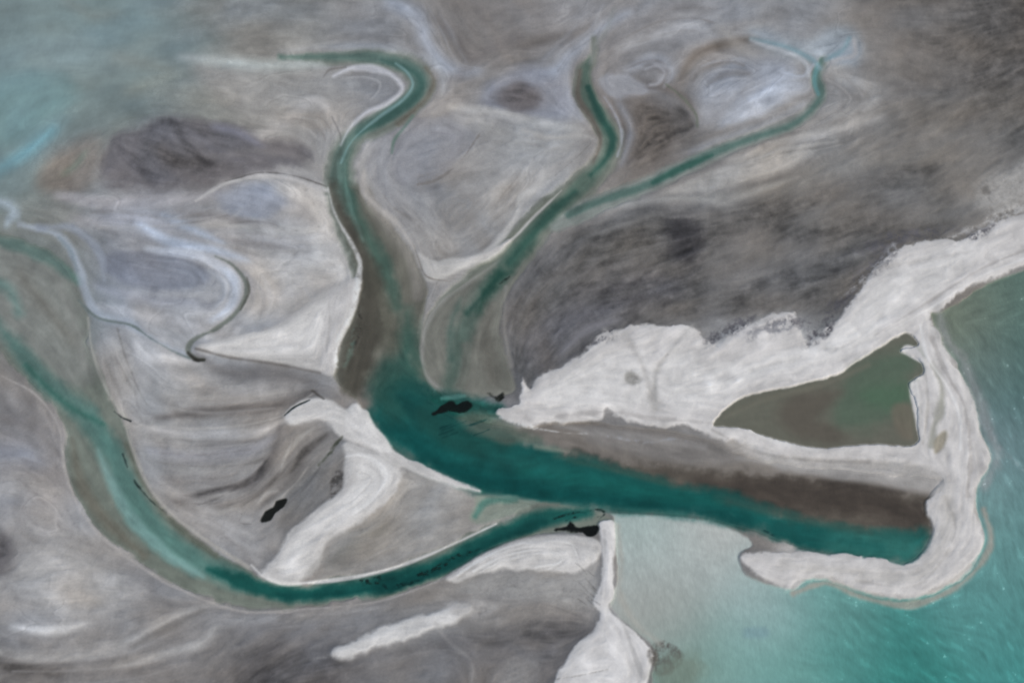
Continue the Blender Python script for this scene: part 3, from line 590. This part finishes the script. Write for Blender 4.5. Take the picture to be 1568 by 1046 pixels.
q1=np.tanh(4*np.sin(2.2*Lx+1.5*NM)); q2=np.tanh(3*np.sin(4*Lc+2*Lx))
C*=(1+pale*(.024*q1+.010*q2*np.clip(.6+.5*NM,0,1))+.014*np.clip(Lc,-2.5,2.5)+.020*np.clip(NM+.5*NF,-2,2)+(1-pale)*.025*np.clip(Lx,-2,2))[...,None]
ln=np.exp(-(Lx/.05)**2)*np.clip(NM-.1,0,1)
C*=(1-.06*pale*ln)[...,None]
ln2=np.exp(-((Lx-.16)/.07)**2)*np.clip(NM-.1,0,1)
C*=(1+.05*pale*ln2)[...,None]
tint=np.clip(np.roll(Lx,57,1),-2,2); C[...,2]*=1+.012*tint; C[...,0]*=1-.010*tint
run('crisp')
# silty water: mute the saturation of the channels and of the north-west lagoon
wv=(.14*tags['river']*sstep((820-YY)/500+.3)+.04*tags['river']+.25*tags['lagoon']+.03*tags['sea'])[...,None]
g=C.mean(-1,keepdims=True); C=C*(1-wv)+g*wv
wat=np.maximum.reduce([tags[t] for t in('lagoon','sea','river','pond')])
lum=C.mean(-1)/255
bright=sstep((lum-.66)/.12); dark=sstep((.47-lum)/.12)*(1-wat)
amp=(1-.45*bright)*(1-.5*wat)*(1+.7*dark)
tex=amp*(.008*Lc+.020*Lf+.012*NF+.010*NFF)+dark*.020*NFF+dark*.035*Lf
tex+=bright*(.020*NF+.010*Lf-.03*np.exp(-(Lc/.05)**2)*(NM>0.2))
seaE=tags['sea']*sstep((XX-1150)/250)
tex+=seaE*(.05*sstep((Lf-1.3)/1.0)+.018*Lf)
tex+=tags['river']*(.025*Lc+.02*NF+.015*Lf)
C*=(1+tex)[...,None]
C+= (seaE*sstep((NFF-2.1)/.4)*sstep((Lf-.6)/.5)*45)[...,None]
C=np.clip(C,4,240)
land=1-wat
hgt=.5+2.6*Hs+(.20*Lc+.12*Lf+.25*NF*.6)*land-1.1*wat+1.6*(lum-.5)*land
hgt=np.where(tags['pond']>0,hgt-2.4*tags['pond'],hgt)
# ------------------------------------------------------------------ to world grid
def axis(a,b,s):
    core=np.arange(a,b+s,s); ext=np.cumsum(3*1.33**np.arange(30))
    return np.concatenate([a-ext[::-1],core,core[-1]+ext])
gx=axis(-1060,1060,1.35); gy=axis(500,1980,1.5)
GX,GY=np.meshgrid(gx,gy)
dz=np.maximum(GY*ST+H*CT,150.); U=784+F*GX/dz; V=523-F*(GY*CT-H*ST)/dz
fx=np.clip((U-X0)/ST_,0,NX-1.001); fy=np.clip((V-Y0)/ST_,0,NY-1.001)
ix=fx.astype(int); iy=fy.astype(int); rx=fx-ix; ry=fy-iy
def samp(A):
    if A.ndim==3: return np.stack([samp(A[...,i]) for i in range(A.shape[2])],-1)
    return A[iy,ix]*(1-rx)*(1-ry)+A[iy,ix+1]*rx*(1-ry)+A[iy+1,ix]*(1-rx)*ry+A[iy+1,ix+1]*rx*ry
Cw=samp(C)/255.; Hw=samp(hgt)
lin=np.where(Cw<=.04045,Cw/12.92,((Cw+.055)/1.055)**2.4)
K=np.array([.955,.925,.955])
alb=np.clip(lin/K,0,.9)
outd=np.maximum(np.maximum(-1060-GX,GX-1060),np.maximum(500-GY,GY-1980))
Hw=np.where(outd>0,Hw*np.exp(-np.maximum(outd,0)/300),Hw)
ny,nx=GX.shape
idx=np.arange(nx*ny).reshape(ny,nx)
quads=np.stack([idx[:-1,:-1],idx[:-1,1:],idx[1:,1:],idx[1:,:-1]],-1).reshape(-1,4)
def mesh(name,facesel,z,mat,alpha=None):
    q=quads if facesel is None else quads[facesel]
    used,inv=np.unique(q.ravel(),return_inverse=True)
    co=np.stack([GX.ravel()[used],GY.ravel()[used],z.ravel()[used]],-1).astype(np.float32)
    me=bpy.data.meshes.new(name); me.vertices.add(len(co)); me.vertices.foreach_set('co',co.ravel())
    nf=len(q); me.loops.add(nf*4); me.loops.foreach_set('vertex_index',inv.astype(np.int32).ravel())
    me.polygons.add(nf); me.polygons.foreach_set('loop_start',np.arange(0,nf*4,4,dtype=np.int32))
    me.polygons.foreach_set('use_smooth',np.ones(nf,bool))
    me.update(calc_edges=True)
    at=me.attributes.new('ground_colour','FLOAT_COLOR','POINT')
    cc=np.ones((len(co),4),np.float32); cc[:,:3]=alb.reshape(-1,3)[used]
    if alpha is not None: cc[:,3]=alpha.ravel()[used]
    at.data.foreach_set('color',cc.ravel())
    ob=bpy.data.objects.new(name,me); bpy.context.collection.objects.link(ob); me.materials.append(mat)
    return ob
def fsel(mask,th): return (mask[:-1,:-1]>th).ravel()
def material(name,water=False,var=.10,bump=.3,scale=.25,rough=.9):
    mt=bpy.data.materials.new(name); mt.use_nodes=True; nt=mt.node_tree; N=nt.nodes; L=nt.links
    b=N['Principled BSDF']; b.inputs['Roughness'].default_value=rough
    b.inputs['Specular IOR Level'].default_value=.15
    if water: b.inputs['IOR'].default_value=1.33
    at=N.new('ShaderNodeAttribute'); at.attribute_name='ground_colour'
    tc=N.new('ShaderNodeTexCoord')
    def noise(sc,det,stretch=None,rot=0):
        mp=N.new('ShaderNodeMapping'); L.new(tc.outputs['Object'],mp.inputs[0])
        if stretch: mp.inputs['Scale'].default_value=stretch; mp.inputs['Rotation'].default_value=(0,0,rot)
        n=N.new('ShaderNodeTexNoise'); n.inputs['Scale'].default_value=sc; n.inputs['Detail'].default_value=det; n.inputs['Roughness'].default_value=.65
        L.new(mp.outputs[0],n.inputs['Vector']); return n
    n1=noise(scale,4) if not water else noise(scale,3,(1,.35,1),math.radians(35))
    mr=N.new('ShaderNodeMapRange'); mr.inputs['From Min'].default_value=.3; mr.inputs['From Max'].default_value=.7
    mr.inputs['To Min'].default_value=1-var; mr.inputs['To Max'].default_value=1+var
    L.new(n1.outputs['Fac'],mr.inputs['Value'])
    vm=N.new('ShaderNodeVectorMath'); vm.operation='SCALE'; L.new(at.outputs['Color'],vm.inputs[0]); L.new(mr.outputs[0],vm.inputs['Scale'])
    L.new(vm.outputs[0],b.inputs['Base Color'])
    bp=N.new('ShaderNodeBump'); bp.inputs['Strength'].default_value=bump; bp.inputs['Distance'].default_value=.6
    L.new(n1.outputs['Fac'],bp.inputs['Height']); L.new(bp.outputs[0],b.inputs['Normal'])
    if water:
        # wet film at the margin turns gradually into open, glossy water
        for inp,lo,hi in (('Roughness',.9,rough),('Specular IOR Level',.15,.5)):
            r=N.new('ShaderNodeMapRange'); L.new(at.outputs['Alpha'],r.inputs['Value']); r.inputs['From Min'].default_value=.4
            r.inputs['To Min'].default_value=lo; r.inputs['To Max'].default_value=hi; L.new(r.outputs[0],b.inputs[inp])
    return mt
m_flat=material('tidal_mud',var=.06,bump=.35,scale=.3)
m_sand=material('dry_sand',var=.03,bump=.3,scale=.35)
m_riv=material('river_water',True,var=.04,bump=.15,scale=.3,rough=.25)
m_sea=material('sea_water',True,var=.08,bump=.25,scale=.22,rough=.3)
m_lag=material('lagoon_water',True,var=.03,bump=.12,scale=.15,rough=.35)
m_weed=material('wet_weed',var=.3,bump=.6,scale=.4,rough=.7)
mesh('tidal_flat_ground',None,Hw,m_flat)
Wm={t:samp(tags[t]) for t in tags}
Z0=np.zeros_like(GX)
mesh('sea',fsel(Wm['sea'],.3),Z0+.02,m_sea,Wm['sea'])
mesh('river_channels',fsel(Wm['river'],.3),Z0+.06,m_riv,Wm['river'])
mesh('lagoon',fsel(Wm['lagoon'],.3),Z0+.10,m_lag,Wm['lagoon'])
mesh('pond',fsel(Wm['pond'],.1),Z0+1.6,m_lag,Wm['pond'])
mesh('sand_spit',fsel(Wm['spit']*(1-Wm['pond']),.6),Hw+.05,m_sand)
mesh('sandbar',fsel(Wm['strip'],.6),Hw+.05,m_sand)
dk=np.maximum(Hw,.15)+.25
mesh('seaweed_bank',fsel(Wm['weed'],.5),dk,m_weed)
# ------------------------------------------------------------------ light, camera
w=bpy.data.worlds.new('World'); bpy.context.scene.world=w; w.use_nodes=True
nt=w.node_tree; bg=nt.nodes['Background']; sk=nt.nodes.new('ShaderNodeTexSky'); sk.sky_type='NISHITA'; sk.sun_disc=False
EL,AZ=math.radians(42),math.radians(130)
sk.sun_elevation=EL; sk.sun_rotation=AZ; sk.air_density=1.; sk.dust_density=3.; nt.links.new(sk.outputs[0],bg.inputs[0]); bg.inputs[1].default_value=.13
sd=bpy.data.lights.new('sun','SUN'); sd.energy=1.5; sd.angle=math.radians(10); sd.color=(1,.95,.88)
so=bpy.data.objects.new('sun',sd); bpy.context.collection.objects.link(so)
dirv=Vector((math.sin(AZ)*math.cos(EL),math.cos(AZ)*math.cos(EL),math.sin(EL)))
so.rotation_euler=dirv.to_track_quat('Z','Y').to_euler()
cd=bpy.data.cameras.new('camera'); cam=bpy.data.objects.new('camera',cd); bpy.context.collection.objects.link(cam)
cam.location=(0,0,H); cam.rotation_euler=(TH,0,0); cd.sensor_width=36; cd.lens=36*F/1568; cd.clip_end=200000; cd.clip_start=1
sc=bpy.context.scene; sc.camera=cam; sc.view_settings.view_transform='Standard'; sc.view_settings.look='None'; sc.view_settings.exposure=0
